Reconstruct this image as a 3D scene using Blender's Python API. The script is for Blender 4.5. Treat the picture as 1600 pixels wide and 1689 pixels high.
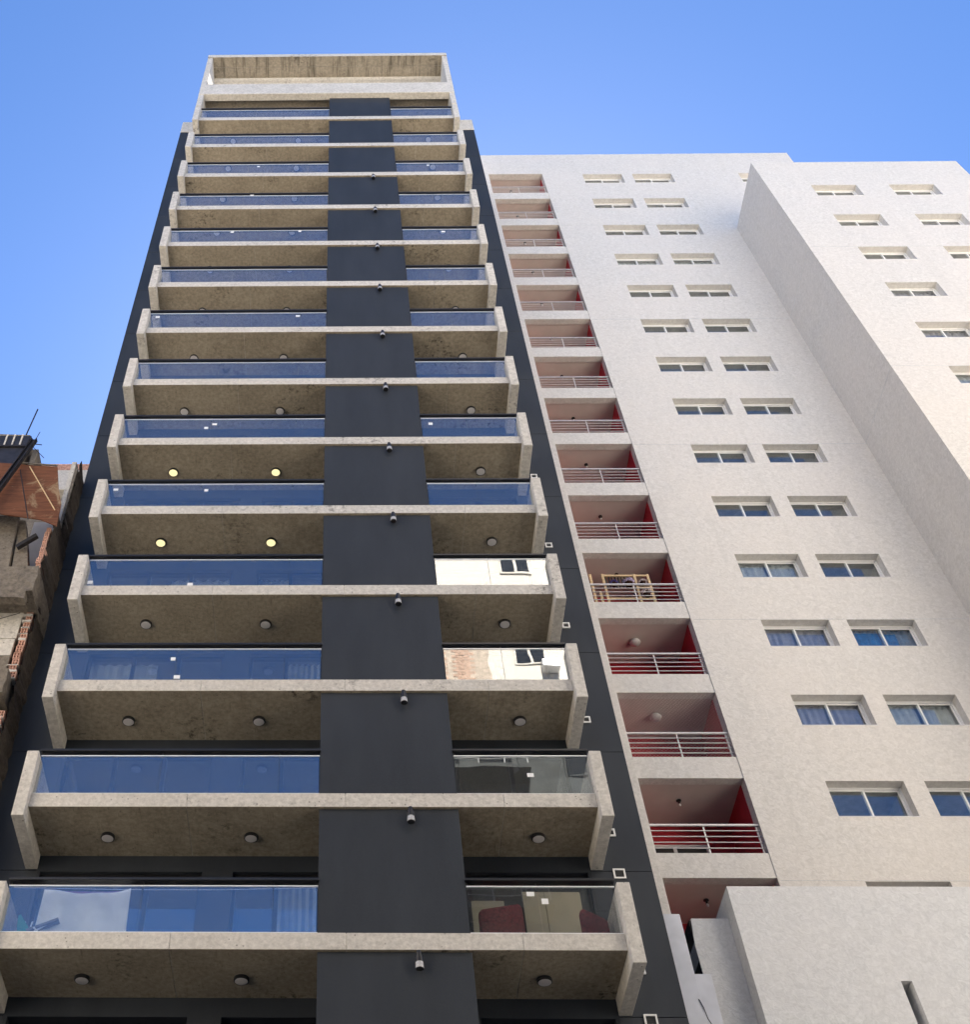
import bpy, math, random
from mathutils import Matrix, Vector
random.seed(7)
for o in list(bpy.data.objects): bpy.data.objects.remove(o)
scene = bpy.context.scene
col = scene.collection
EYE = 1.6                                   # eye height; all heights below are measured from the eye and raised by EYE in MB.build

# ------------------------------------------------------------------ camera
cd = bpy.data.cameras.new('camera'); cam = bpy.data.objects.new('camera', cd); col.objects.link(cam)
Rt = Vector((0.99984589, 0.01309751, 0.01168946)); Up = Vector((0.00303318, -0.78473659, 0.61982198)); Fw = Vector((-0.01729127, 0.61969101, 0.78465538))
cam.matrix_world = Matrix(((Rt.x, Up.x, -Fw.x, 0), (Rt.y, Up.y, -Fw.y, 0), (Rt.z, Up.z, -Fw.z, EYE), (0, 0, 0, 1)))
cd.sensor_width = 36; cd.lens = 1994.756 / 1689 * 36
cd.shift_x = (800 - 526.386) / 1689; cd.shift_y = (853.55 - 844.5) / 1689
cd.clip_start = 0.1; cd.clip_end = 3000
scene.camera = cam

# ------------------------------------------------------------------ sky, sun, exposure
SUN_EL, SUN_AZ = math.radians(51), math.radians(9)      # azimuth from +Y (behind the towers) towards +X
to_sun = Vector((math.sin(SUN_AZ) * math.cos(SUN_EL), math.cos(SUN_AZ) * math.cos(SUN_EL), math.sin(SUN_EL)))
world = bpy.data.worlds.new('World'); scene.world = world; world.use_nodes = True
wn = world.node_tree; bg = wn.nodes['Background']
sky = wn.nodes.new('ShaderNodeTexSky'); sky.sky_type = 'NISHITA'; sky.sun_disc = False
sky.sun_elevation = SUN_EL; sky.sun_rotation = SUN_AZ
sky.altitude = 1500; sky.air_density = 1.0; sky.dust_density = 1.0; sky.ozone_density = 10.0
hs = wn.nodes.new('ShaderNodeHueSaturation'); hs.inputs['Saturation'].default_value = 1.06
wn.links.new(sky.outputs[0], hs.inputs['Color']); wn.links.new(hs.outputs[0], bg.inputs[0]); bg.inputs[1].default_value = 0.05
sd = bpy.data.lights.new('sun', 'SUN'); sd.energy = 5.0; sd.angle = math.radians(0.53); sd.color = (1, 0.915, 0.79)
sun = bpy.data.objects.new('sun', sd); col.objects.link(sun)
sun.rotation_euler = to_sun.to_track_quat('Z', 'Y').to_euler(); sun.location = (0, 60, 90)
vs = scene.view_settings; vs.view_transform = 'Standard'; vs.look = 'None'; vs.gamma = 1; vs.use_curve_mapping = False
vs.exposure = 2.46
try:
    scene.cycles.max_bounces = 7; scene.cycles.diffuse_bounces = 3; scene.cycles.transparent_max_bounces = 16
except Exception: pass

# ------------------------------------------------------------------ helpers
class MB:
    def __init__(s): s.v = []; s.f = []
    def quad(s, a, b, c, d):
        n = len(s.v); s.v += [a, b, c, d]; s.f.append((n, n+1, n+2, n+3)); return s
    def box(s, x0, x1, y0, y1, z0, z1):
        n = len(s.v)
        s.v += [(x0,y0,z0),(x1,y0,z0),(x1,y1,z0),(x0,y1,z0),(x0,y0,z1),(x1,y0,z1),(x1,y1,z1),(x0,y1,z1)]
        s.f += [tuple(n+i for i in q) for q in ((0,3,2,1),(4,5,6,7),(0,1,5,4),(1,2,6,5),(2,3,7,6),(3,0,4,7))]
        return s
    def prism(s, poly, y0, y1):             # polygon in x,z extruded along y
        n = len(s.v); m = len(poly)
        s.v += [(x, y0, z) for x, z in poly] + [(x, y1, z) for x, z in poly]
        s.f.append(tuple(range(n, n+m))); s.f.append(tuple(range(n+2*m-1, n+m-1, -1)))
        for i in range(m):
            j = (i+1) % m; s.f.append((n+i, n+m+i, n+m+j, n+j))
        return s
    def bar(s, a, b, w, h=None, up=(0, 0, 1)):   # box-section bar from a to b
        a, b = Vector(a), Vector(b); h = h or w; d = (b-a).normalized(); u = Vector(up)
        if abs(d.dot(u)) > .95: u = Vector((0, 1, 0))
        r = d.cross(u).normalized()*w/2; t = r.cross(d).normalized()*h/2; n = len(s.v)
        for p in (a, b):
            for q in (-r-t, r-t, r+t, -r+t): s.v.append(tuple(p+q))
        s.f += [tuple(n+i for i in q) for q in ((0,3,2,1),(4,5,6,7),(0,1,5,4),(1,2,6,5),(2,3,7,6),(3,0,4,7))]
        return s
    def lathe(s, c, prof, n=16):             # profile [(r, z)] about a vertical axis at c
        b = len(s.v); m = len(prof)
        for r, z in prof:
            for i in range(n):
                a = 2*math.pi*i/n; s.v.append((c[0]+r*math.cos(a), c[1]+r*math.sin(a), c[2]+z))
        for k in range(m-1):
            for i in range(n):
                j = (i+1) % n; s.f.append((b+k*n+i, b+k*n+j, b+(k+1)*n+j, b+(k+1)*n+i))
        s.f.append(tuple(b+i for i in range(n-1, -1, -1))); s.f.append(tuple(b+(m-1)*n+i for i in range(n)))
        return s
    def tube(s, pts, r, n=6):
        b = len(s.v); pts = [Vector(p) for p in pts]
        for i, p in enumerate(pts):
            d = (pts[min(i+1, len(pts)-1)]-pts[max(i-1, 0)]).normalized()
            u = Vector((0, 1, 0)) if abs(d.y) < .9 else Vector((1, 0, 0))
            x = d.cross(u).normalized(); y = x.cross(d)
            for k in range(n):
                a = 2*math.pi*k/n; s.v.append(tuple(p+x*r*math.cos(a)+y*r*math.sin(a)))
        for i in range(len(pts)-1):
            for k in range(n):
                j = (k+1) % n; s.f.append((b+i*n+k, b+i*n+j, b+(i+1)*n+j, b+(i+1)*n+k))
        s.f.append(tuple(range(b+n-1, b-1, -1))); s.f.append(tuple(range(b+(len(pts)-1)*n, b+len(pts)*n)))
        return s
    def grid(s, P, N, M):                    # P(i, j) on an (N+1) x (M+1) grid with shared vertices
        b = len(s.v)
        for i in range(N+1):
            for j in range(M+1): s.v.append(P(i, j))
        for i in range(N):
            for j in range(M): s.f.append((b+i*(M+1)+j, b+(i+1)*(M+1)+j, b+(i+1)*(M+1)+j+1, b+i*(M+1)+j+1))
        return s
    def rbox(s, x0, x1, y0, y1, z0, z1, st=.15, j=.02, seed=1):   # box with chipped, uneven faces
        rnd = random.Random(seed); ix = {}
        def V(x, y, z):
            k = (round(x, 4), round(y, 4), round(z, 4))
            if k not in ix:
                ix[k] = len(s.v); s.v.append((x+rnd.uniform(-j, j), y+rnd.uniform(-j, j), z+rnd.uniform(-j, j)))
            return ix[k]
        L = [(x0, x1), (y0, y1), (z0, z1)]; n = [max(1, min(40, int((b-a)/st))) for a, b in L]
        g = [[a+(b-a)*i/m for i in range(m+1)] for (a, b), m in zip(L, n)]
        for ax in range(3):
            u, v = [(1, 2), (2, 0), (0, 1)][ax]
            for e, fl in ((g[ax][0], True), (g[ax][-1], False)):
                for i in range(n[u]):
                    for k in range(n[v]):
                        q = []
                        for a, b in ((g[u][i], g[v][k]), (g[u][i+1], g[v][k]), (g[u][i+1], g[v][k+1]), (g[u][i], g[v][k+1])):
                            p = [0, 0, 0]; p[ax] = e; p[u] = a; p[v] = b; q.append(V(*p))
                        s.f.append(tuple(q[::-1] if fl else q))
        return s
    def build(s, name, m, parent=None, bevel=0, smooth=False, raw=False):
        me = bpy.data.meshes.new(name)
        off = 0 if raw else EYE
        me.from_pydata([(x, y, z+off) for x, y, z in s.v], [], s.f); me.update()
        me.materials.append(m)
        if smooth:
            for p in me.polygons: p.use_smooth = True
        o = bpy.data.objects.new(name, me); col.objects.link(o)
        if parent is not None:
            o.parent = parent; o.matrix_parent_inverse = Matrix.Translation(-org(parent))
        if bevel:
            b = o.modifiers.new('bevel', 'BEVEL'); b.width = bevel; b.segments = 2; b.limit_method = 'ANGLE'
        return o
def org(o):
    return (org(o.parent) if False else Vector(o.get('_org', (0, 0, 0))))
def empty(name, label, cat, loc=(0, 0, 0), group=None):
    o = bpy.data.objects.new(name, None); col.objects.link(o); o.location = loc; o.empty_display_size = .3
    o['_org'] = tuple(loc); o['label'] = label; o['category'] = cat
    if group: o['group'] = group
    return o
def tag(o, label, cat, group=None):
    o['label'] = label; o['category'] = cat
    if group: o['group'] = group
    return o
def struct(o): o['kind'] = 'structure'; return o

# ------------------------------------------------------------------ materials
def rgb(c): return (c[0], c[1], c[2], 1)
class NT:
    def __init__(s, name, rough=.8, spec=.3):
        s.m = bpy.data.materials.new(name); s.m.use_nodes = True; s.t = s.m.node_tree
        s.b = s.t.nodes['Principled BSDF']; s.b.inputs['Roughness'].default_value = rough
        s.b.inputs['Specular IOR Level'].default_value = spec
        s.pos = s.t.nodes.new('ShaderNodeNewGeometry').outputs['Position']
    def n(s, t): return s.t.nodes.new(t)
    def l(s, a, b): s.t.links.new(a, b)
    def mapped(s, sc=(1, 1, 1), loc=(0, 0, 0)):
        m = s.n('ShaderNodeMapping'); m.inputs['Scale'].default_value = sc; m.inputs['Location'].default_value = loc; s.l(s.pos, m.inputs[0]); return m.outputs[0]
    def noise(s, scale, detail=4, rough=.55, sc=(1, 1, 1), dist=0, loc=(0, 0, 0)):
        q = s.n('ShaderNodeTexNoise'); q.inputs['Scale'].default_value = scale; q.inputs['Detail'].default_value = detail
        q.inputs['Roughness'].default_value = rough; q.inputs['Distortion'].default_value = dist
        s.l(s.mapped(sc, loc), q.inputs['Vector']); return q.outputs['Fac']
    def ramp(s, fac, a, b, c0=(0, 0, 0), c1=(1, 1, 1)):
        r = s.n('ShaderNodeValToRGB'); r.color_ramp.elements[0].position = a; r.color_ramp.elements[1].position = b
        r.color_ramp.elements[0].color = rgb(c0); r.color_ramp.elements[1].color = rgb(c1); s.l(fac, r.inputs[0]); return r.outputs[0]
    def mul(s, a, b, clamp=False):
        m = s.n('ShaderNodeMath'); m.operation = 'MULTIPLY'; s.l(a, m.inputs[0])
        if isinstance(b, (int, float)): m.inputs[1].default_value = b
        else: s.l(b, m.inputs[1])
        return m.outputs[0]
    def add(s, a, b):
        m = s.n('ShaderNodeMath'); m.operation = 'ADD'; s.l(a, m.inputs[0])
        if isinstance(b, (int, float)): m.inputs[1].default_value = b
        else: s.l(b, m.inputs[1])
        return m.outputs[0]
    def mix(s, fac, a, b, mode='MIX'):
        m = s.n('ShaderNodeMix'); m.data_type = 'RGBA'; m.blend_type = mode
        for i, v in ((0, fac), (6, a), (7, b)):
            if isinstance(v, (int, float)): m.inputs[i].default_value = v
            elif isinstance(v, tuple): m.inputs[i].default_value = rgb(v)
            else: s.l(v, m.inputs[i])
        return m.outputs[2]
    def color(s, c):
        if isinstance(c, tuple): s.b.inputs['Base Color'].default_value = rgb(c)
        else: s.l(c, s.b.inputs['Base Color'])
    def bump(s, h, strength=.3, dist=.02):
        b = s.n('ShaderNodeBump'); b.inputs['Strength'].default_value = strength; b.inputs['Distance'].default_value = dist
        s.l(h, b.inputs['Height']); s.l(b.outputs[0], s.b.inputs['Normal'])
def plain(name, c, rough=.6, spec=.4, metal=0, var=.12, scale=6):
    k = NT(name, rough, spec); k.b.inputs['Metallic'].default_value = metal
    k.color(k.mix(k.ramp(k.noise(scale, 2), .3, .7), tuple(v*(1-var) for v in c), tuple(min(1, v*(1+var)) for v in c)))
    return k.m

def make_concrete(name, light, dark, stain=.8, seed=0, streak=.28, pits=.75, fx=5):
    k = NT(name, .85, .25)
    lo = (seed*3.1, seed*1.7, seed*2.3)
    big = k.ramp(k.noise(1.1, 4, .6, loc=lo), .3, .7)
    c = k.mix(big, dark, light)
    fine = k.ramp(k.noise(11, 4, .7, loc=lo), .3, .72)
    c = k.mix(.55, c, k.mix(fine, tuple(v*.66 for v in dark), tuple(min(1, v*1.18) for v in light)))
    st = k.mul(k.ramp(k.noise(.6, 2, .5, loc=(lo[0]+5, lo[1], lo[2])), .56, .68), k.ramp(k.noise(6.5, 5, .72, loc=lo), .52, .64))
    c = k.mix(k.mul(st, stain), c, tuple(v*.28 for v in dark))
    # thin drag marks left by the formwork
    sc = k.ramp(k.noise(6, 3, .6, sc=(fx, fx*.1, fx), loc=lo), .60-.1*(fx < 4), .74-.06*(fx < 4))
    c = k.mix(k.mul(sc, streak), c, tuple(v*.45 for v in dark))
    vo = k.n('ShaderNodeTexVoronoi'); vo.inputs['Scale'].default_value = 9; k.l(k.mapped((1, 1, 1), lo), vo.inputs['Vector'])
    pit = k.mul(k.ramp(vo.outputs['Distance'], .09, .17, (1, 1, 1), (0, 0, 0)), k.ramp(k.noise(2.3, 1, loc=lo), .48, .58))
    c = k.mix(k.mul(pit, pits), c, tuple(v*.2 for v in dark))
    k.color(c)
    k.bump(fine, .35, .012)
    return k.m
CONC = make_concrete('fair_faced_concrete', (.68, .65, .60), (.53, .50, .455))
SOFFIT = make_concrete('shade_toned_soffit_concrete', (.42, .365, .28), (.25, .212, .16), 1.0, 2, .5, .5)   # underside concrete, shade put into its colour along with formwork brown
CROWNC = make_concrete('rain_streaked_concrete', (.38, .335, .265), (.24, .21, .165), .9, 7, .9, .2, 1.1)  # rain streaks over the same shade-toned underside colour
CONC_ROUGH = make_concrete('stained_site_concrete', (.27, .235, .19), (.12, .105, .09), 1.0, 3, .5)

def make_plaster(name, a, b):
    k = NT(name, .9, .2)
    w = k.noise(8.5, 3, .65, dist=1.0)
    relief_shade = k.ramp(w, .34, .66)  # relief shading put into the colour, hollows of the bump darker
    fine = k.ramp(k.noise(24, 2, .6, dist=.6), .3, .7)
    c = k.mix(relief_shade, a, b)
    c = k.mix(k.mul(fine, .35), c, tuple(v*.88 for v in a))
    big = k.ramp(k.noise(.35, 3, .6), .3, .7)
    c = k.mix(k.mul(big, .4), c, (b[0]*.97, b[1]*.925, b[2]*.89))
    drip = k.ramp(k.noise(1.0, 3, .6, sc=(2.2, 2.2, .12)), .55, .75)
    c = k.mix(k.mul(drip, .18), c, tuple(v*.8 for v in a))
    k.color(c)
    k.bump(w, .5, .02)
    return k.m
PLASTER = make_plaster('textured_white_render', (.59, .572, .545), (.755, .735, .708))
PLASTER_COOL = make_plaster('textured_pale_grey_render', (.56, .575, .595), (.73, .745, .765))

def make_dark():
    k = NT('slate_grey_paint', .62, .35)
    n1 = k.ramp(k.noise(1.2, 4, .6, sc=(1.5, 1.5, .35)), .3, .7)
    c = k.mix(n1, (.021, .026, .034), (.031, .037, .047))
    f = k.ramp(k.noise(30, 2, .6), .3, .7)
    c = k.mix(k.mul(f, .3), c, (.038, .042, .050))
    k.color(c); k.bump(f, .15, .004); return k.m
DARK = make_dark()
BLACK = plain('black_aluminium', (.012, .012, .014), .35, .5)
RAILGREY = plain('black_coated_rail', (.018, .019, .022), .35, .5)
DARKPANE = plain('dark_window_pane', (.012, .014, .016), .02, .5)
WHITEFRAME = plain('white_window_frame', (.78, .78, .78), .35, .5, var=.04)
CHROME = plain('brushed_channel', (.86, .88, .90), .35, .5, .2, .05)
SILVER = plain('silver_lamp_glass', (.50, .50, .50), .3, .5, .1, .25, 30)
STEEL = plain('galvanised_rail', (.66, .64, .63), .4, .5, .25, .08)
RED = plain('crimson_paint', (.42, .022, .036), .6, .4, var=.12, scale=2)
CEIL = plain('loggia_ceiling_paint', (.62, .55, .51), .85, .2, var=.05, scale=2)
ROOMWALL = plain('room_paint', (.45, .44, .41), .9, .2)
ROOMDARK = plain('room_shade_tone', (.07, .07, .075), .9, .2)  # indoor shade put into the colour, also used to fill openings
LENS = plain('opal_lamp_lens', (.62, .60, .60), .4, .5, var=.03)
SHEETMETAL = plain('galvanised_flashing', (.53, .55, .61), .5, .5, .15, .08, 3)
STICKER = plain('white_paper_sticker', (.85, .86, .86), .7, .3, var=.03)
RUBBLE = make_concrete('dark_mortar_rubble', (.085, .07, .06), (.022, .019, .018), 1, 5)
ASPH = plain('asphalt', (.05, .05, .052), .9, .3, var=.25, scale=12)
PAVE = plain('pavement_tiles', (.30, .29, .27), .9, .3, var=.2, scale=5)
RUST = plain('dark_rusty_steel', (.022, .02, .022), .6, .5, .3, .4, 12)
WOOD = plain('pale_pine', (.62, .46, .27), .7, .3, var=.2, scale=14)
BRICKORANGE = plain('hollow_clay_brick', (.58, .34, .26), .9, .2, var=.3, scale=18)
CAVITY = plain('cavity_shade_and_pot_clay', (.04, .018, .014), .95, .1)  # shade inside the brick hollows as a colour, also the pots' dark clay
MORTAR = plain('white_mortar', (.55, .53, .50), .95, .1, var=.2, scale=20)

def make_lit():
    k = NT('lit_lamp_lens', .4, .5); k.color((.5, .45, .25)); k.b.inputs['Emission Color'].default_value = (1, .86, .46, 1); k.b.inputs['Emission Strength'].default_value = .19; return k.m
LIT = make_lit()

def make_glass(name, tint, r0, wave=.0, dust=.0):
    m = bpy.data.materials.new(name); m.use_nodes = True; t = m.node_tree; t.nodes.clear()
    out = t.nodes.new('ShaderNodeOutputMaterial'); mix = t.nodes.new('ShaderNodeMixShader')
    tr = t.nodes.new('ShaderNodeBsdfTransparent'); tr.inputs[0].default_value = rgb(tint)
    gl = t.nodes.new('ShaderNodeBsdfGlossy'); gl.inputs['Roughness'].default_value = 0.0; gl.inputs[0].default_value = (.93, .96, 1, 1)
    lw = t.nodes.new('ShaderNodeLayerWeight'); lw.inputs['Blend'].default_value = .5
    p = t.nodes.new('ShaderNodeMath'); p.operation = 'POWER'; p.inputs[1].default_value = 5; t.links.new(lw.outputs['Facing'], p.inputs[0])
    mm = t.nodes.new('ShaderNodeMath'); mm.operation = 'MULTIPLY_ADD'; mm.inputs[1].default_value = 1-r0; mm.inputs[2].default_value = r0
    t.links.new(p.outputs[0], mm.inputs[0])
    if wave:
        g = t.nodes.new('ShaderNodeNewGeometry'); nz = t.nodes.new('ShaderNodeTexNoise'); nz.inputs['Scale'].default_value = 1.1; nz.inputs['Detail'].default_value = 1
        bp = t.nodes.new('ShaderNodeBump'); bp.inputs['Strength'].default_value = wave; bp.inputs['Distance'].default_value = .02
        t.links.new(g.outputs['Position'], nz.inputs['Vector']); t.links.new(nz.outputs['Fac'], bp.inputs['Height']); t.links.new(bp.outputs[0], gl.inputs['Normal'])
    t.links.new(mm.outputs[0], mix.inputs[0]); t.links.new(tr.outputs[0], mix.inputs[1]); t.links.new(gl.outputs[0], mix.inputs[2])
    if dust:                                # thin film of street dust on the pane
        df = t.nodes.new('ShaderNodeBsdfDiffuse'); df.inputs[0].default_value = (.55, .56, .57, 1)
        g2 = t.nodes.new('ShaderNodeNewGeometry'); n2 = t.nodes.new('ShaderNodeTexNoise'); n2.inputs['Scale'].default_value = 2.5; n2.inputs['Detail'].default_value = 4
        mu = t.nodes.new('ShaderNodeMath'); mu.operation = 'MULTIPLY'; mu.inputs[1].default_value = dust*2
        mx = t.nodes.new('ShaderNodeMixShader'); t.links.new(g2.outputs['Position'], n2.inputs['Vector']); t.links.new(n2.outputs['Fac'], mu.inputs[0]); t.links.new(mu.outputs[0], mx.inputs[0])
        t.links.new(mix.outputs[0], mx.inputs[1]); t.links.new(df.outputs[0], mx.inputs[2]); t.links.new(mx.outputs[0], out.inputs[0])
    else: t.links.new(mix.outputs[0], out.inputs[0])
    return m
GLASS = make_glass('balcony_glass', (.93, .95, .96), .19, .12, .024)
WINGLASS = make_glass('window_glass', (.88, .91, .91), .13, .08, .02)

# ================================================================== the ground and the street
def flat(name, x0, x1, y0, y1, z, m): return struct(MB().quad((x0,y0,z),(x1,y0,z),(x1,y1,z),(x0,y1,z)).build(name, m, raw=True))
flat('ground', -1500, 1500, -1500, 1500, -.02, plain('city_ground', (.16, .15, .14), .95, .2))
struct(MB().box(-120, 120, 2.2, 14.2, -.2, -.004).build('road', ASPH, raw=True))
struct(MB().box(-120, 120, 14.2, 19.0, -.2, .13).build('pavement', PAVE, raw=True))
struct(MB().box(-120, 120, -2.0, 2.2, -.2, .13).build('pavement', PAVE, raw=True))

# ================================================================== wall with openings
def wall_holes(mb, x0, x1, z0, z1, y, holes, depth):
    """front face at y facing -y, with rectangular openings and their reveals (depth back)"""
    xs = sorted({x0, x1, *[h[0] for h in holes], *[h[1] for h in holes]}); zs = sorted({z0, z1, *[h[2] for h in holes], *[h[3] for h in holes]})
    xs = [x for x in xs if x0 <= x <= x1]; zs = [z for z in zs if z0 <= z <= z1]
    for j in range(len(zs)-1):
        run = None
        for i in range(len(xs)-1):
            cx, cz = (xs[i]+xs[i+1])/2, (zs[j]+zs[j+1])/2
            solid = not any(h[0] < cx < h[1] and h[2] < cz < h[3] for h in holes)
            if solid:
                if run is None: run = xs[i]
            if run is not None and (not solid or i == len(xs)-2):
                e = xs[i+1] if solid else xs[i]
                mb.quad((run, y, zs[j]), (e, y, zs[j]), (e, y, zs[j+1]), (run, y, zs[j+1])); run = None
    for a, b, c, d in holes:
        q = y+depth
        mb.quad((a,y,c),(a,y,d),(a,q,d),(a,q,c)).quad((b,y,d),(b,y,c),(b,q,c),(b,q,d)).quad((a,y,d),(b,y,d),(b,q,d),(a,q,d)).quad((b,y,c),(a,y,c),(a,q,c),(b,q,c))
    return mb

# ================================================================== the dark tower
H = 2.85; NK = 14
XLo, XLi, XRi, XRo = -5.88, -5.655, 4.607, 4.829
PL, PR = -.393, 2.11
YF, YS, YR = 17.40, 17.55, 19.0
TL, TR = -6.77, 5.74                        # outer edges of the slate wall
def FT(k): return 11.29+H*k
tower = empty('apartment_tower', 'tall slate grey apartment tower with raw concrete balconies and glass balustrades', 'building', (-.5, 24, 0))
ZTOP = 50.6
# side strips of the facade in storey-high panels with open joints, backing body behind
zj = [-EYE]+[FT(k)-.61+H-.02 for k in range(-4, NK-1)]+[ZTOP]
for a, b in ((TL, -5.66), (4.60, TR)):
    for z0, z1 in zip(zj[:-1], zj[1:]):
        MB().box(a, b, YR, YR+.20, z0+.006, z1-.006).build('wall_panel', DARK, tower, .004)
body = MB().box(TL+.02, TR-.02, YR+4.0, 31, -EYE, ZTOP-.2)
body.box(TL+.02, -5.68, YR+.12, YR+4.1, -EYE, ZTOP-.1).box(4.62, TR-.02, YR+.12, YR+4.1, -EYE, ZTOP-.1)
body.build('tower_body', DARK, tower)
for a, b in ((TL-.01, -5.60), (4.55, TR+.01)):
    MB().box(a, b, YR-.02, 31, ZTOP-.001, ZTOP+1.15).build('parapet_cap', CONC, tower, .02)
# the facade behind the balconies with door openings
DOORS = ((-5.60, -2.58), (-2.01, PL-.0), (2.31, 4.55))
def DT(k): return FT(k)+2.197               # door head
holes = []
for k in range(-3, NK):
    for a, b in DOORS: holes.append((a, b, FT(k)+.03, DT(k)))
wall_holes(MB(), -5.66, 4.60, -EYE, FT(NK)-.3, YR+.01, holes, .25).build('facade_wall', DARK, tower)
BLIND = {(0, 1): .55}
for k in range(0, NK):
    for di, (a, b) in enumerate(DOORS):
        z0, z1 = FT(k)+.03, DT(k); n = 2
        f = MB(); t = .06; y0, y1 = YR+.10, YR+.17
        f.box(a, b, y0, y1, z1-t, z1).box(a, b, y0, y1, z0, z0+t)
        f.box(a, a+t, y0, y1, z0+t, z1-t).box(b-t, b, y0, y1, z0+t, z1-t)
        mid = [(a+b)/2] if di != 0 else [a+(b-a)/3*1.0, a+(b-a)/3*2]
        for m_ in mid: f.box(m_-.04, m_+.04, y0+.005, y1-.005, z0+t, z1-t)
        d = f.build('sliding_door', BLACK, tower)
        e = [a+t]+[v for m_ in mid for v in (m_-.04, m_+.04)]+[b-t]
        for i in range(0, len(e), 2): MB().box(e[i], e[i+1], y0+.03, y0+.04, z0+t, z1-t).build('pane', WINGLASS, d)
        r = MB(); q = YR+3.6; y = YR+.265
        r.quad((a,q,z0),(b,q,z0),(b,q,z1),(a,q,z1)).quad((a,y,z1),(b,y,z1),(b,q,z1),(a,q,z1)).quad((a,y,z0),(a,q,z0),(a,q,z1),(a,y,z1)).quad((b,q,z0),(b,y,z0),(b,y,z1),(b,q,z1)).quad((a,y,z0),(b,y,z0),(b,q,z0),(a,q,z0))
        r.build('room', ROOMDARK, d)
        if random.random() < .28 and k > 1 or (k == 0 and di == 1):
            w = (b-a)/2; s = random.choice((0, 1)) if k else 1
            c = MB(); N = 24
            for i in range(N):
                u0, u1 = i/N, (i+1)/N; xa, xb = a+w*s+w*u0, a+w*s+w*u1
                ya, yb = YR+.34+.03*math.sin(u0*40), YR+.34+.03*math.sin(u1*40)
                c.quad((xa,ya,z0+.05),(xb,yb,z0+.05),(xb,yb,z1-.02),(xa,ya,z1-.02))
            c.build('curtain', plain('pale_curtain', (.55, .56, .58), .9, .1) if 'pale_curtain' not in bpy.data.materials else bpy.data.materials['pale_curtain'], d)
# central panel, one leaf per storey, between the slab edges
for k in range(-1, NK):
    top = FT(k+1)-.308-.004 if k < NK-1 else 50.62
    bot = FT(k)+.004 if k >= 0 else -EYE
    MB().box(PL, PR, YS+.06, YR+.2, bot, top).build('central_panel', DARK, tower, .006)
# balconies
JX = (-2.79, .08, 2.94)
for k in range(NK):
    z1 = FT(k); z0 = z1-.308
    s = MB(); xs = [XLi+.002, *JX, XRi-.002]
    for i in range(4):
        a = xs[i]+(.004 if i else 0); b = xs[i+1]-(.004 if i < 3 else 0)
        s.box(a, b, YS, YR+.02, z0, z1)
    s.box(XLi+.01, XRi-.01, YS+.012, YR+.01, z0+.012, z1-.012)
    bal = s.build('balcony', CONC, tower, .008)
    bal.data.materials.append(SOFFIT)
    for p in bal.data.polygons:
        if p.normal.z < -.9: p.material_index = 1  # downward faces take the copy with shade in its colour
    for a, b in ((XLo, XLi), (XRi, XRo)):
        MB().box(a, b, YF, YR+.004, z0-.302, z1+.877).build('side_wall', CONC, bal, .014)
    yg = YS+.05
    for a, b, js in ((XLi, PL-.003, (-3.37, -1.15)), (PR+.003, XRi, (3.3,))):
        e = [a+.004, *js, b-.004]
        for i in range(len(e)-1):
            MB().box(e[i]+.004, e[i+1]-.004, yg, yg+.012, z1+.03, z1+.905).build('glass_pane', GLASS, bal)
        MB().box(a, b, yg-.012, yg+.03, z1-.003, z1+.032).build('base_channel', CHROME, bal)
        MB().box(a, b, yg-.008, yg+.020, z1+.905, z1+.925).build('glass_rim', CHROME, bal)
        MB().box(a-.02, b+.02, yg-.05, yg+.10, z1+1.005, z1+1.055).build('handrail', RAILGREY, bal, .006)
        for x in (a+.02, *js, b-.02):
            MB().box(x-.012, x+.012, yg+.022, yg+.046, z1+.85, z1+1.01).build('rail_bracket', BLACK, bal)
    # ceiling lights under the slab
    for li, x in enumerate((-4.31, -1.66, 3.35 if k == 0 else 3.62)):
        yl = 18.40
        o = MB().lathe((x, yl, z0), [(.125, .003), (.13, -.01), (.13, -.052), (.122, -.06), (.11, -.061)], 24).build('ceiling_light', BLACK, tower, smooth=False)
        lit = (k in (4, 5) and li < 2)
        MB().lathe((x, yl, z0), [(.109, -.058), (.109, -.063), (.08, -.068), (.01, -.070)], 24).build('lens', LIT if lit else LENS, o)
    # up and down wall light on the central panel
    if k <= 11:
        zc = z1-.56; yc = YS-.05; x = 1.24
        o = MB().lathe((x, yc, zc), [(.058, -.01), (.068, .0), (.068, .085), (.050, .092), (.050, .15), (.040, .156), (.040, .20), (.03, .205)], 20).box(x-.035, x+.035, yc+.06, YS+.065, zc+.02, zc+.07).build('wall_light', BLACK, tower)
        MB().lathe((x, yc, zc), [(.050, -.115), (.066, -.11), (.069, -.09), (.064, -.002)], 20).build('lamp_shade', SILVER, o, smooth=False)
        MB().lathe((x, yc, zc), [(.045, -.1185), (.065, -.1165), (.0668, -.110), (.05, -.110)], 20).build('lamp_rim', BLACK, o)
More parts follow.
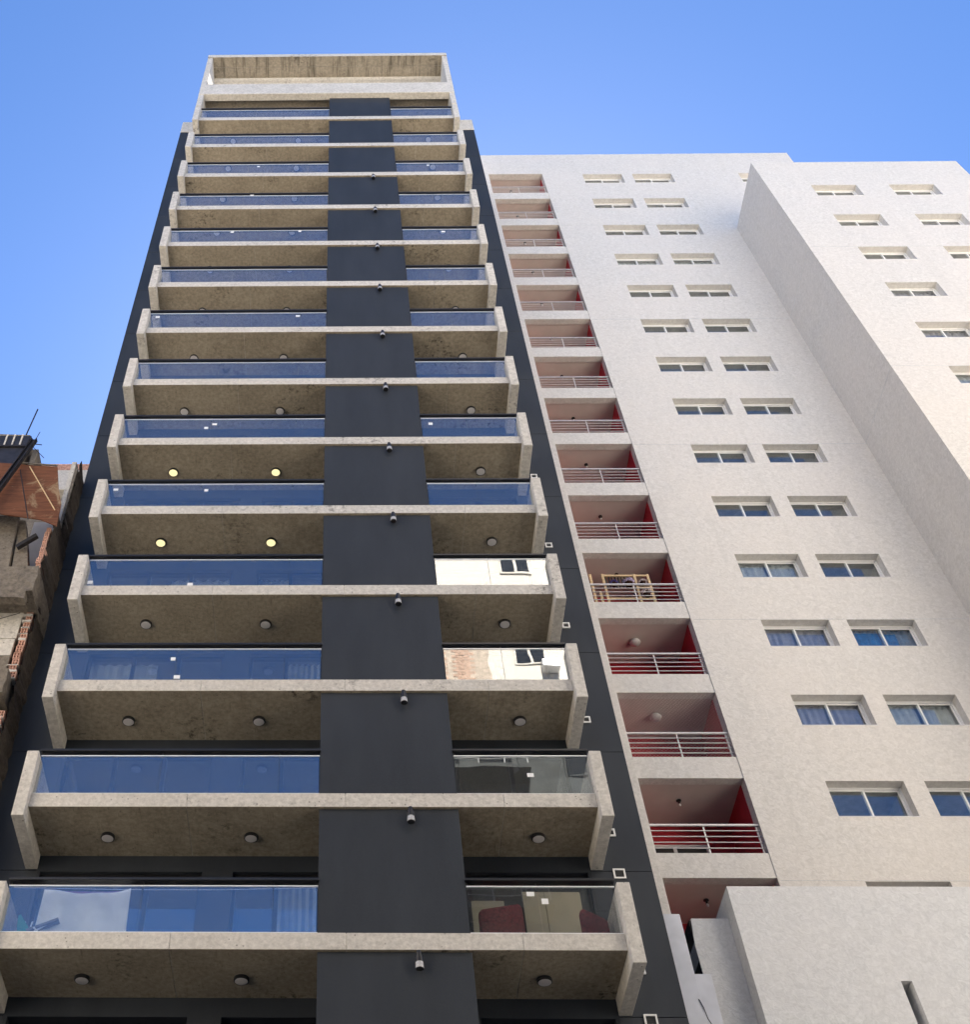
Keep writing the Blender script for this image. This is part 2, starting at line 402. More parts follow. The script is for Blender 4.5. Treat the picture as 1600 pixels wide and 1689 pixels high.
# small framed vents on the slate strip
def vent(z, w, h):
    x = 5.12
    f = MB(); y0, y1 = YR-.025, YR+.01; t = .03
    f.box(x-w/2, x+w/2, y0, y1, z+h/2-t, z+h/2).box(x-w/2, x+w/2, y0, y1, z-h/2, z-h/2+t).box(x-w/2, x-w/2+t, y0, y1, z-h/2+t, z+h/2-t).box(x+w/2-t, x+w/2, y0, y1, z-h/2+t, z+h/2-t)
    o = f.build('vent', WHITEFRAME, tower)
    g = MB()
    for i in range(4): g.box(x-w/2+t, x+w/2-t, YR-.008, YR-.002, z-h/2+t+(h-2*t)*(i+.15)/4, z-h/2+t+(h-2*t)*(i+.6)/4)
    g.build('grille', BLACK, o)
for k in range(12): vent(11.52+H*k, .17, .17)
for k in (0, 1): vent(10.60+H*k, .22, .21)
# crown
MB().box(XLo-.0, XRo, YF, YF+.30, 50.64, 51.86).build('crown_parapet', CONC, tower, .015)
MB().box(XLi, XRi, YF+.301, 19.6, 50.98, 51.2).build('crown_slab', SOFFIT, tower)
for a, b in ((XLo, XLi), (XRi, XRo)):
    MB().box(a, b, YF+.002, 19.3, 51.862, 55.35).build('crown_wall', CONC, tower, .015)
    MB().box(a+.001, b-.001, YF+.302, 19.3, FT(NK-1)+1.6, 51.855).build('crown_leg', CONC, tower, .01)
    MB().box(a+.002, b-.002, YF+.02, YF+.32, FT(NK-1)+1.0, 50.638).build('crown_leg', CONC, tower, .01)
roof = MB().box(XLo, XRo, YF-.03, 17.83, 55.352, 55.68).box(XLo+.01, XRo-.01, 17.836, 18.9, 55.356, 55.67)
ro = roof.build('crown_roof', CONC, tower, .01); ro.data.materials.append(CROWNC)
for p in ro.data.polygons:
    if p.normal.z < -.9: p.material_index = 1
MB().box(XLi, XRi, 19.10, 19.30, 51.2, 54.4).build('crown_sun_block', CONC, tower, .01)  # wall added out of view to keep sun off the crown interior
MB().box(XLi, XRi, 18.30, 18.42, 55.24, 55.351).build('crown_beam', CONC, tower, .008)
MB().box(XLi, XRi, 18.42, 18.9, 55.30, 55.351).build('crown_beam', CONC, tower, .008)
# glass stickers (a part of the balustrade they stick to)
for x, z in ((-3.437,17.62),(-3.308,17.11),(3.179,12.06),(3.404,11.92),(3.498,14.6),(-3.477,26.05),(-3.27,26.22),(-3.245,23.36),(-5.45,23.4),(-3.31,19.93),(-5.53,20.0),(2.356,26.2),(-5.43,31.95),(-1.243,31.97),(-3.6,37.75),(-1.33,37.78),(3.475,37.68),(-3.1,40.75),(3.3,43.35),(-3.0,43.35)):
    w, h = random.uniform(.09, .13), random.uniform(.08, .11)
    MB().box(x-w/2, x+w/2, YS+.0455, YS+.0485, z-h/2, z+h/2).build('sticker', STICKER, tower)

# ------------------------------------------------------------------ things left on the lowest balconies
def cloth(name, x0, x1, z0, z1, y, sag, amp, m, label, cat, waves=5.0, seed=0):
    N, M = 40, 16; mb = MB(); rnd = random.Random(seed); ph = [rnd.uniform(0, 6) for _ in range(3)]
    def P(i, j):
        u, v = i/N, j/M; top = z1-sag*math.sin(math.pi*u); bot = z0+.04*math.sin(u*5+ph[1])
        yy = y+amp*(.35+.65*(1-v))*(math.sin(u*waves*6.28+ph[0]+v*1.3)*.6+math.sin(u*waves*2.7+ph[2]-v*2)*.5)
        return (x0+(x1-x0)*u+.06*(1-v)*(u-.5), yy, bot+(top-bot)*v)
    mb.grid(P, N, M)
    o = mb.build(name, m, smooth=True)
    sol = o.modifiers.new('thickness', 'SOLIDIFY'); sol.thickness = .004
    return tag(o, label, cat)
PALE = plain('pale_blue_cotton', (.80, .83, .84), .9, .1, var=.05)
PURPLE = plain('purple_cotton', (.22, .13, .27), .9, .1)
cloth('bed_sheet', -5.12, -3.62, 11.36, 12.33, 17.86, .10, .085, PALE, 'pale blue bed sheet hung to dry behind the balcony glass', 'sheet', 2.3, 1)
cloth('hanging_towel', -5.04, -3.72, 11.50, 12.37, 17.98, .02, .02, PURPLE, 'purple cloth hung behind the pale bed sheet', 'cloth', 1.5, 2)
t = empty('clothes_line', 'thin washing line strung behind the balcony glass holding the bed sheet', 'clothes line', (-4.5, 17.90, 12.3+EYE))
MB().tube([(-5.66, 17.90, 12.38)]+[(-5.66+1.76*i, 17.90, 12.38-.05*math.sin(math.pi*i/3)) for i in range(1, 3)]+[(-.39, 17.90, 12.38)], .006).build('line', STEEL, t)
def ironing():
    k = NT('dotted_green_cover', .8, .2)
    vo = k.n('ShaderNodeTexVoronoi'); vo.inputs['Scale'].default_value = 11; vo.inputs['Randomness'].default_value = .15; k.l(k.pos, vo.inputs['Vector'])
    k.color(k.mix(k.ramp(vo.outputs['Distance'], .28, .32), (.85, .85, .82), (.05, .26, .19)))
    t = empty('ironing_board', 'green ironing board with white dots standing on end behind balcony glass', 'ironing board', (-5.3, 17.72, 11.29+EYE))
    MB().prism([(-5.36, 11.30), (-5.10, 11.30), (-5.18, 11.45), (-5.30, 11.62), (-5.37, 11.72), (-5.41, 11.70), (-5.40, 11.5)], 17.70, 17.73).build('board', k.m, t, .008)
    for dx in (0, .12): MB().bar((-5.33+dx, 17.76, 11.292), (-5.28+dx, 17.74, 11.6), .02).build('leg', WHITEFRAME, t)
    t = empty('folding_airer', 'grey folding clothes airer with white legs behind balcony glass', 'clothes airer', (-5.0, 17.75, 11.29+EYE))
    MB().bar((-5.22, 17.69, 11.40), (-4.72, 17.69, 11.62), .03, .05).build('rack_bar', plain('grey_plastic', (.18, .18, .19)), t)
    MB().bar((-5.22, 17.78, 11.40), (-4.72, 17.78, 11.62), .03, .05).build('rack_bar', bpy.data.materials['grey_plastic'], t)
    for y in (17.69, 17.78):
        MB().bar((-5.22, y+.02, 11.292), (-4.90, y+.02, 11.54), .022).build('leg', WHITEFRAME, t)
        MB().bar((-4.95, y-.02, 11.292), (-5.10, y-.02, 11.45), .022).build('leg', WHITEFRAME, t)
ironing()
REDFAB = NT('red_scroll_upholstery', .9, .1)
_w = REDFAB.n('ShaderNodeTexVoronoi'); _w.feature = 'DISTANCE_TO_EDGE'; _w.inputs['Scale'].default_value = 14; REDFAB.l(REDFAB.pos, _w.inputs['Vector'])
REDFAB.color(REDFAB.mix(REDFAB.ramp(_w.outputs['Distance'], .02, .09), (.10, .018, .025), (.26, .045, .055))); REDFAB = REDFAB.m
BOARDM = plain('beige_laminate', (.42, .37, .26), .6, .3, var=.06, scale=2)
def chair(x0, x1, zt0, zt1, label):
    t = empty('armchair', label, 'armchair', ((x0+x1)/2, 18.2, 11.29+EYE), 'red armchairs behind the balcony glass')
    MB().prism([(x0, 11.55), (x1, 11.55), (x1-.01, zt1-.06), (x1-.06, zt1), (x0+.06, zt0), (x0, zt0-.06)], 18.08, 18.22).build('backrest', REDFAB, t, .03)
    MB().box(x0, x1, 18.225, 18.75, 11.55, 11.72).build('seat', REDFAB, t, .03)
    for x in (x0+.03, x1-.03):
        for y in (18.12, 18.70): MB().box(x-.02, x+.02, y-.02, y+.02, 11.292, 11.56).build('leg', WOOD, t)
chair(2.34, 3.10, 12.10, 12.21, 'wide red patterned armchair backed against balcony glass by the slate panel')
chair(4.06, 4.52, 12.12, 11.93, 'narrow red patterned armchair by the concrete side wall')
def board(x0, x1, zt, y, label, seam):
    t = empty('wardrobe_panel', label, 'panel', ((x0+x1)/2, y, 11.29+EYE), 'beige panels leaning on the balcony')
    if seam:
        for a, b in ((x0, seam-.004), (seam+.004, x1)): MB().box(a, b, y, y+.04, 11.292, zt).build('leaf', BOARDM, t, .004)
    else: MB().box(x0, x1, y, y+.04, 11.292, zt).build('leaf', BOARDM, t, .004)
board(2.32, 2.90, 12.73, 18.78, 'small beige panel standing behind the wide red armchair', None)
board(3.25, 4.28, 12.93, 18.80, 'large two-leaf beige panel standing between the red armchairs', 3.64)

# ================================================================== the white building
DM, DB, HW = 22.26, 19.4, 2.716
white = empty('white_apartment_block', 'white rendered apartment block with stacked red loggias and strip windows', 'building', (14, 26, 0))
def WT(k): return 18.30+HW*k               # window head
WCOL = ((11.20, 13.0), (13.47, 15.27), (18.33, 20.13))
LX0, LX1 = 6.90, 9.36
def LH(k): return 18.40+HW*k-.005          # loggia lintel
def LF(k): return 16.32+HW*k               # top of the loggia parapet
holes = []; wins = []
for k in range(-1, 14):
    for c, (a, b) in enumerate(WCOL):
        if c == 2 and k < 13: continue
        h = (a, b, WT(k)-1.0, WT(k)); holes.append(h); wins.append((h, DM, k, c))
holes.append((LX0, LX1, -EYE, LH(13)))
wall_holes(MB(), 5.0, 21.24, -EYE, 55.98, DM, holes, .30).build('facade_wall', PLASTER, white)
# joints in the render every three storeys
for k in (-1, 2, 5, 8, 11):
    z = WT(k)+.02
    MB().box(LX1+.05, 16.8, DM-.006, DM+.01, z-.006, z+.006).build('render_joint', PLASTER_COOL, white)
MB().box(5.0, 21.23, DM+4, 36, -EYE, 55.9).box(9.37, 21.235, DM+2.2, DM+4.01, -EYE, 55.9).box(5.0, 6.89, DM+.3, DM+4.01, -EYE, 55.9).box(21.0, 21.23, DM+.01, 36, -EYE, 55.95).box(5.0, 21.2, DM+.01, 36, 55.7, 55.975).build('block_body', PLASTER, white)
# protruding wing
wh = []
for k in range(0, 14):
    z = 45.48-HW*k
    for c, (a, b) in enumerate(((18.49, 20.25), (21.51, 23.27))):
        h = (a, b, z-1.0, z); wh.append(h)
        if k < 6 and not (c and k > 2): wins.append((h, DB, 13-k, 10+c))
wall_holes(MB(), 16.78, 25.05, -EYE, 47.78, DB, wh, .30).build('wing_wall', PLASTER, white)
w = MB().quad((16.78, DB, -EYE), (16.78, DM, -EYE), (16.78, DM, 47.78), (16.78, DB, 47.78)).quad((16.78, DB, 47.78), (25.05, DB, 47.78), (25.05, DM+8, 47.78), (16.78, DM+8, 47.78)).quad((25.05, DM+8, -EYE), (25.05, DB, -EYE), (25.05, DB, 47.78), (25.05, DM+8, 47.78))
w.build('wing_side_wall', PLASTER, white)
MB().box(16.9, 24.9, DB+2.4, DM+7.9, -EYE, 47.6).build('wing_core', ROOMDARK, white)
for k in (2, 5):
    z = 45.48-HW*k+.02
    MB().box(16.79, 25.0, DB-.006, DB+.01, z-.006, z+.006).build('render_joint', PLASTER_COOL, white)
    MB().box(16.774, 16.79, DB, DM, z-.006, z+.006).build('render_joint', PLASTER_COOL, white)
CURT_BLUE = plain('vivid_blue_curtain', (.03, .17, .42), .9, .1, var=.3, scale=5)
CURT_GREY = plain('lilac_grey_curtain', (.36, .35, .44), .9, .1)
CURT_PALE = plain('pale_voile_curtain', (.52, .54, .56), .9, .1)
curtains = {(2, 0): CURT_GREY, (2, 1): CURT_BLUE, (1, 0): CURT_GREY, (1, 1): CURT_PALE, (3, 0): CURT_PALE, (10, 10): CURT_GREY, (9, 10): CURT_GREY, (12, 11): CURT_GREY, (8, 10): CURT_PALE, (10, 0): CURT_PALE, (10, 1): CURT_PALE, (12, 1): CURT_GREY}
for (a, b, z0, z1), y, k, c in wins:
    yf = y+.24; t = .055; f = MB(); m_ = a+(b-a)*.5
    f.box(a+.001, b-.001, yf, yf+.06, z1-t, z1-.001).box(a+.001, b-.001, yf, yf+.06, z0+.001, z0+t)
    f.box(a+.001, a+t, yf, yf+.06, z0+t, z1-t).box(b-t, b-.001, yf, yf+.06, z0+t, z1-t)
    o = f.build('window', WHITEFRAME, white)
    for i, (p, q, off) in enumerate(((a+t, m_+.035, .012), (m_-.035, b-t, .034))):
        s = MB(); g = .045; ys = yf+off
        s.box(p, q, ys, ys+.018, z1-t-g, z1-t).box(p, q, ys, ys+.018, z0+t, z0+t+g).box(p, p+g, ys, ys+.018, z0+t+g, z1-t-g).box(q-g, q, ys, ys+.018, z0+t+g, z1-t-g)
        s.build('sash', WHITEFRAME, o)
        MB().box(p+g, q-g, ys+.006, ys+.011, z0+t+g, z1-t-g).build('pane', WINGLASS, o)
    MB().box(a-.02, b+.02, y-.012, yf, z0-.02, z0-.001).build('sill', WHITEFRAME, o, .004)
    r = MB(); q = y+1.9; yy = y+.301
    r.quad((a,q,z0),(b,q,z0),(b,q,z1),(a,q,z1)).quad((a,yy,z1),(b,yy,z1),(b,q,z1),(a,q,z1)).quad((a,yy,z0),(a,q,z0),(a,q,z1),(a,yy,z1)).quad((b,q,z0),(b,yy,z0),(b,yy,z1),(b,q,z1)).quad((a,yy,z0),(b,yy,z0),(b,q,z0),(a,q,z0))
    r.build('room', ROOMWALL, o)
    cm = curtains.get((k, c))
    if cm:
        cu = MB(); N = 60; ph = random.uniform(0, 6)
        def cy(u): return yf+.16+.035*math.sin(u*62+ph)+.02*math.sin(u*27+ph*2)
        for i in range(N):
            u0, u1 = i/N, (i+1)/N
            if abs((u0+u1)/2-.5) < .012: continue
            cu.quad((a+(b-a)*u0, cy(u0), z0+.02), (a+(b-a)*u1, cy(u1), z0+.02), (a+(b-a)*u1, cy(u1)*.3+.7*(yf+.16), z1-.02), (a+(b-a)*u0, cy(u0)*.3+.7*(yf+.16), z1-.02))
        cu.build('curtain', cm, o, smooth=True)
# loggias
for k in range(-1, 14):
    zp1, zp0 = LF(k), LH(k-1)              # parapet between two openings
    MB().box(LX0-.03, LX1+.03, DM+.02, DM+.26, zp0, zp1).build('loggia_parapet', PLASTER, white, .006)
    o = MB().box(LX0-.03, LX1+.03, DM+.26, DM+1.95, LH(k)+.02, LH(k)+.28).build('loggia_ceiling', CEIL, white)
    MB().box(LX0+.02, LX1-.02, DM+1.75, DM+1.9, zp0+.28, LH(k)+.02).build('loggia_back_wall', RED, white)
    MB().box(LX1-.02, LX1+.05, DM+.301, DM+1.75, zp0+.28, LH(k)+.02).build('loggia_side_wall', RED, white)
    MB().box(LX0-.05, LX0+.02, DM+.301, DM+1.75, zp0+.28, LH(k)+.02).build('loggia_side_wall', RED, white)
    if k == 0:                             # door head showing above the parapet
        dz0, dz1 = zp0+.30, 17.78; dx0, dx1 = (7.1, 8.7)
        d = MB().box(dx0, dx1, DM+1.70, DM+1.76, dz1-.06, dz1).box(dx0, dx0+.06, DM+1.70, DM+1.76, dz0, dz1-.06).box(dx1-.06, dx1, DM+1.70, DM+1.76, dz0, dz1-.06).box((dx0+dx1)/2-.04, (dx0+dx1)/2+.04, DM+1.705, DM+1.755, dz0, dz1-.06).build('loggia_door', WHITEFRAME, white)
        MB().box(dx0+.06, dx1-.06, DM+1.735, DM+1.745, dz0, dz1-.06).build('pane', BLACK, d)
    # ceiling lamp
    if k in (1, 2):
        lm = MB().lathe((8.0, DM+.85, LH(k)+.02), [(.07, .0), (.075, -.02), (.07, -.03)], 18).build('loggia_lamp', WHITEFRAME, white)
        MB().lathe((8.0, DM+.85, LH(k)+.02), [(.05, -.02), (.12, -.05), (.15, -.10), (.12, -.15), (.05, -.175)], 18).build('globe', LENS, lm, smooth=True)
    else:
        lm = MB().lathe((8.0, DM+.85, LH(k)+.02), [(.06, .0), (.06, -.02), (.025, -.03), (.025, -.09), (.03, -.10)], 14).build('loggia_lamp', BLACK, white)
        MB().lathe((8.0, DM+.85, LH(k)+.02), [(.018, -.095), (.034, -.13), (.03, -.16), (.01, -.18)], 14).build('bulb', LENS, lm, smooth=True)
    # railing
    if k >= 0:
        yr = DM+.10; rl = MB().bar((LX0, yr, zp1+.80), (LX1-.001, yr, zp1+.80), .045, .045).build('railing', STEEL, white)
        for i in range(5):
            z = zp1+.03+.155*i
            MB().tube([(LX0, yr, z), (LX1, yr, z)], .012).build('rail_bar', STEEL, rl)
        for x in (LX0+.02, (LX0+LX1)/2, LX1-.05):
            MB().box(x-.017, x+.017, yr+.012, yr+.03, zp1-.02, zp1+.80).build('rail_post', STEEL, rl)
# left strip beside the loggias reads as a shallow pilaster
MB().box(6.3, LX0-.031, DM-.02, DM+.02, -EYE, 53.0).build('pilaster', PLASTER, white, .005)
# safety net on one loggia
net = MB(); zb, zt = LF(1), LH(1); yn = DM+.07; g = .09
for sgn in (1, -1):
    for i in range(-40, 80):
        c0 = LX0+i*g; pts = []
        xa, za, xb, zb2 = c0, zb, c0+(zt-zb), zt
        if sgn < 0: xa, xb = c0+(zt-zb), c0
        lo, hi = 0.0, 1.0; dx = xb-xa
        t0, t1 = sorted(((LX0-xa)/dx, (LX1-xa)/dx)); lo, hi = max(lo, t0), min(hi, t1)
        if hi-lo > .02: net.bar((xa+dx*lo, yn, za+(zt-zb)*lo), (xa+dx*hi, yn, za+(zt-zb)*hi), .0014)
tag(net.build('safety_net', STEEL), 'fine mesh safety net stretched across one red loggia above its railing', 'net')
# trellis and flowers on a loggia
tr = empty('wooden_trellis', 'pale wooden trellis frame standing behind a loggia railing', 'trellis', (7.9, 22.6, 24.0+EYE))
zt0 = LH(2)+.29
for x in (7.07, 7.25, 7.42, 8.315, 8.69):
    MB().box(x-.035, x+.035, 22.58, 22.64, zt0, 25.97 if x != 7.25 else 25.25).build('post', WOOD, tr, .004)
for z in (25.92, 24.95):
    MB().box(7.456, 8.279, 22.585, 22.63, z-.03, z+.03).build('rail', WOOD, tr, .004)
    MB().box(8.351, 8.654, 22.585, 22.63, z-.03, z+.03).build('rail', WOOD, tr, .004)
MB().box(8.351, 8.654, 22.585, 22.63, 25.38, 25.43).build('rail', WOOD, tr, .004)
for i in range(9):
    x = 7.50+.09*i
    MB().box(x-.02, x+.02, 22.65, 22.67, 25.45, 25.99).build('slat', RUST, tr)
LILAC = plain('lilac_petals', (.55, .47, .66), .9, .1, var=.25, scale=40); INDIGO = plain('indigo_petals', (.13, .11, .33), .9, .1, var=.3, scale=40)
PINKW = plain('pinkish_white_petals', (.72, .62, .62), .9, .1, var=.2, scale=40)
def pot(x, z, r, m, label):
    t = empty('flower_pot', label, 'flower pot', (x, 22.5, z-r+EYE), 'flower pots on the wooden trellis')
    mb = MB(); rnd = random.Random(int(x*100))
    for i in range(60):
        a, b = rnd.uniform(0, 6.28), math.acos(rnd.uniform(-.4, 1)); rr = r*rnd.uniform(.8, 1.0)
        c = Vector((x+rr*math.sin(b)*math.cos(a), 22.52+rr*math.sin(b)*math.sin(a), z+rr*.8*math.cos(b)))
        mb.lathe((c.x, c.y, c.z), [(r*.12, -r*.10), (r*.22, 0), (r*.1, r*.12)], 6)
    mb.build('blossom', m, t)
    MB().lathe((x, 22.52, z), [(r*.55, -r*1.0), (r*.8, -r*.2)], 14).build('pot', CAVITY, t)
pot(7.66, 25.5, .11, INDIGO, 'dark indigo flowers in a pot on the wooden trellis')
pot(8.07, 25.53, .15, LILAC, 'large round lilac flowers in a pot on the wooden trellis')
pot(8.47, 25.55, .11, PINKW, 'white flowers in an upper pot between the trellis posts')
pot(8.50, 25.12, .14, PINKW, 'pinkish flowers in a lower pot between the trellis posts')

# podium in front of the white block
pod = empty('podium_wall', 'low pale rendered podium with a narrow slot in front of the white block', 'wall', (12, 20, 0))
wall_holes(MB(), 7.155, 30, -EYE, 13.46, DB-.02, [(9.68, 9.87, -EYE, 11.56)], .5).build('front_wall', PLASTER_COOL, pod)
MB().quad((7.155, DM+.1, -EYE), (7.155, DB-.02, -EYE), (7.155, DB-.02, 13.46), (7.155, DM+.1, 13.46)).quad((7.155, DB-.02, 13.46), (30, DB-.02, 13.46), (30, DB+.25, 13.46), (7.155, DB+.25, 13.46)).quad((9.5, DB+.48, -EYE), (10.1, DB+.48, -EYE), (10.1, DB+.48, 11.8), (9.5, DB+.48, 11.8)).build('side_wall', PLASTER_COOL, pod)
stub = MB(); N = 26; xl, y0 = 6.44, 19.75
random.seed(3); pr = [(xl+random.uniform(-.03, .03), -EYE+(13.02+EYE)*i/N) for i in range(N+1)]
stub.prism(pr+[(7.15, 13.02), (7.15, -EYE)], y0, y0+1.2)
st_ = stub.build('broken_wall', PLASTER_COOL); tag(st_, 'rough-edged pale wall stub between the slate tower and the podium', 'wall')
MB().box(xl-.02, xl+.05, y0+.03, y0+1.19, -EYE, 13.0).build('broken_edge', RUBBLE, st_)
fl = empty('metal_flashing', 'tall bluish sheet metal flashing strip along the slate tower edge', 'flashing', (5.9, 19.2, 0))
MB().box(5.745, 6.10, 19.20, 19.215, -EYE, 12.75).build('sheet', SHEETMETAL, fl, .003)
fl2 = empty('metal_cover', 'short bluish sheet metal cover with a rounded end beside the flashing', 'cover', (6.2, 19.3, 11.2+EYE))
MB().prism([(6.10, 10.2), (6.20, 10.12), (6.30, 10.14), (6.40, 10.3), (6.41, 11.63), (6.10, 11.63)], 19.30, 19.315).build('sheet', SHEETMETAL, fl2, .003)
pp = MB().tube([(6.13, 19.24, 10.45), (6.16, 19.24, 10.2), (6.25, 19.24, 10.10), (6.35, 19.24, 10.2), (6.38, 19.24, 10.4)], .018).tube([(6.26, 19.25, 10.1), (6.27, 19.25, 9.2)], .02)
tag(pp.build('forked_pipe', RUST), 'rusty forked pipe bracket in front of the sheet metal cover', 'pipe')
cb = MB().tube([(6.06, 19.19, 11.1), (6.10, 19.185, 10.95), (6.13, 19.19, 10.75), (6.22, 19.18, 10.5)], .008)
tag(cb.build('loose_cable', BLACK), 'short loose black cable hanging over the sheet metal', 'cable')

# ================================================================== the unfinished building on the left
left = empty('unfinished_building', 'unfinished concrete and brick building with bare slabs beside the slate tower', 'building', (-9, 20, 0))
WX = -6.80
def beam(x0, x1, y0, y1, z0, z1, m=CONC_ROUGH, name='floor_beam'): return MB().rbox(x0, x1, y0, y1, z0, z1, .16, .018, int(z0*10)).build(name, m, left)
beam(-14, -6.72, 17.5, 19.2, 19.62, 20.45)
beam(-14, -6.86, 17.85, 19.2, 16.95, 17.6)
beam(-14, -6.78, 17.85, 19.2, 13.6, 14.4)
beam(-14, -6.86, 17.50, 17.72, 19.40, 19.62, name='beam_drip')
# party wall: rough mortar surface facing the tower
def rough_wall(x, y0, y1, z0, z1, m):
    mb = MB(); A, B = 10, int((z1-z0)/.12); rnd = random.Random(5)
    g = [[(x+rnd.uniform(-.035, .035), y0+(y1-y0)*i/A, z0+(z1-z0)*j/B) for i in range(A+1)] for j in range(B+1)]
    for j in range(B):
        for i in range(A): mb.quad(g[j][i], g[j][i+1], g[j+1][i+1], g[j+1][i])
    return mb.build('party_wall', m, left)
rough_wall(-6.745, 18.16, 22.5, -EYE, 20.0, RUBBLE)
rough_wall(-6.745, 17.66, 22.5, 20.0, 22.6, RUBBLE)
rough_wall(-6.76, 18.3, 24.5, 22.6, 25.6, RUBBLE)
MB().box(-14, -6.80, 19.2, 24, -EYE, 22.4).build('shell_wall', RUBBLE, left)
# hollow clay bricks seen end-on, in two stacks
bb = MB(); n = 0
def hollow(x, y, z, w, parent):
    h = .176; t = .019
    f = MB().box(x, x+w, y, y+.3, z, z+t).box(x, x+w, y, y+.3, z+h-t, z+h).box(x, x+t, y, y+.3, z+t, z+h-t).box(x+w-t, x+w, y, y+.3, z+t, z+h-t)
    f.box(x+w/2-t/2, x+w/2+t/2, y+.001, y+.3, z+t, z+h-t)
    for q in (.5,): f.box(x+t, x+w/2-t/2, y+.002, y+.3, z+h*q-t/2, z+h*q+t/2).box(x+w/2+t/2, x+w-t, y+.002, y+.3, z+h*q-t/2, z+h*q+t/2)
    return f.build('brick', BRICKORANGE, parent)
rb = random.Random(2)
for i in range(8):
    hollow(-6.87+rb.uniform(-.012, .012), 17.62+rb.uniform(-.02, .02), 20.48+.19*i, .10, left)
    if i: MB().box(-6.865, -6.775, 17.65, 17.9, 20.48+.19*i-.017, 20.48+.19*i-.001).build('mortar_bed', MORTAR, left)
for x0_, y0_, st_z, cnt in ((-6.95, 18.14, 17.62, 11), (-6.95, 18.14, 14.42, 12)):
    for i in range(cnt):
        hollow(x0_+rb.uniform(-.02, .02), y0_+rb.uniform(-.02, .02), st_z+.19*i, .14, left)
        if rb.random() < .75: MB().rbox(x0_-.01+rb.uniform(-.08, .0), x0_+.15, y0_-.01, y0_+.26, st_z+.19*i-.019, st_z+.19*i+(.0 if rb.random() < .6 else .04), .05, .008, i).build('mortar_bed', MORTAR, left)
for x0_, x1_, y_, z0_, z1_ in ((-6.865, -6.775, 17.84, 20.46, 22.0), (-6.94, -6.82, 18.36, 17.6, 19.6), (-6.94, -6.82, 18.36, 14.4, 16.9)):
    MB().box(x0_, x1_, y_, y_+.6, z0_, z1_).build('cavity_shade_backing', CAVITY, left)  # dark box added behind the hollows to stand for their shade
# render panels between the slabs
for z0, z1, x0, x1, y in ((18.82, 19.64, -7.62, -7.02, 18.16), (18.30, 18.80, -8.6, -7.04, 18.16), (17.6, 18.28, -9, -7.03, 18.16), (14.4, 16.95, -9.5, -7.05, 18.2)):
    MB().box(x0, x1, y, y+.1, z0, z1).build('cement_panel', CONC_ROUGH if z0 < 18 else CONC, left, .008)
MB().box(-9, -7.64, 18.4, 18.5, 18.82, 19.64).build('opening_shade_plate', ROOMDARK, left)  # flat dark plate standing for the shade of an open bay
# upper storey: posts, pale panel, steel beam
MB().prism([(-8.2, 20.46), (-7.5, 20.46), (-7.66, 22.6), (-8.3, 22.6)], 17.75, 18.05).build('column', CONC_ROUGH, left, .015)
MB().prism([(-7.44, 20.46), (-7.03, 20.46), (-7.28, 21.6), (-7.50, 22.5), (-7.66, 22.5)], 17.82, 18.10).build('column', CONC_ROUGH, left, .015)
MB().box(-7.6, -6.94, 18.6, 18.65, 20.46, 23.4).build('pale_panel', plain('pale_painted_panel', (.55, .55, .58), .8, .2, var=.06, scale=3), left)
MB().box(-6.98, -6.86, 18.3, 18.7, 22.0, 25.55).build('column', CONC, left, .015)
MB().box(-6.86, -6.79, 18.32, 18.8, 22.4, 25.3).build('column', CONC_ROUGH, left, .01)
MB().bar((-7.45, 17.70, 21.33), (-7.0, 17.55, 21.58), .09, .13).build('steel_stub', RUST, left)
# rooftop pieces
MB().prism([(-14, 25.15), (-8.15, 25.15), (-8.06, 25.95), (-8.9, 26.0), (-10, 25.96), (-14, 26.05)], 17.72, 18.9).build('roof_beam', CONC_ROUGH, left, .02)
pan = MB().prism([(-14, 24.42), (-8.22, 24.42), (-7.98, 25.75), (-14, 25.82)], 17.62, 17.68).build('formwork_panel', plain('black_film_plywood', (.022, .023, .032), .5, .4, var=.3), left)
for x in (-8.20, -8.40, -8.60, -8.82): MB().box(x-.018, x+.018, 17.59, 17.625, 25.28, 25.78).build('rib', CONC, pan)
MB().box(-14, -7.99, 17.57, 17.63, 25.22, 25.29).build('rib', RUST, pan)
MB().box(-7.99, -7.84, 18.0, 18.9, 24.3, 25.7).build('roof_post', CONC_ROUGH, left, .02)
for a, b, r in (((-8.22, 17.8, 25.9), (-8.12, 17.75, 27.20), .02), ((-7.80, 17.5, 25.3), (-7.74, 17.5, 25.75), .010), ((-7.85, 17.5, 25.22), (-7.58, 17.5, 25.17), .012), ((-7.84, 17.5, 25.15), (-7.42, 17.5, 24.60), .010)):
    tag(MB().tube([a, b], r).build('rebar', RUST), {.02: 'longest steel bar sticking up from the unfinished roof edge', .012: 'short steel bar poking sideways from the roof post', .010: ('short thin steel bar standing above the head of the diagonal beam' if b[2] > a[2] else 'thin steel bar slanting down from the head of the diagonal beam')}[r], 'rebar', 'steel bars on the unfinished roof')
def plywood():
    k = NT('weathered_plywood', .85, .2)
    g = k.ramp(k.noise(3, 7, .7, sc=(.6, 1, 6)), .3, .7)
    c = k.mix(g, (.10, .042, .025), (.21, .088, .05))
    w = k.ramp(k.noise(1.4, 6, .7, dist=.8), .56, .66)
    c = k.mix(w, c, (.30, .21, .13)); d = k.ramp(k.noise(4, 6, .7), .62, .7)
    k.color(k.mix(k.mul(d, .7), c, (.05, .03, .02))); k.bump(g, .3, .006); return k.m
t = empty('plywood_sheet', 'weathered reddish plywood sheet leaning on the unfinished building', 'plywood', (-7.6, 17.3, 21.9+EYE))
PLY = plywood()
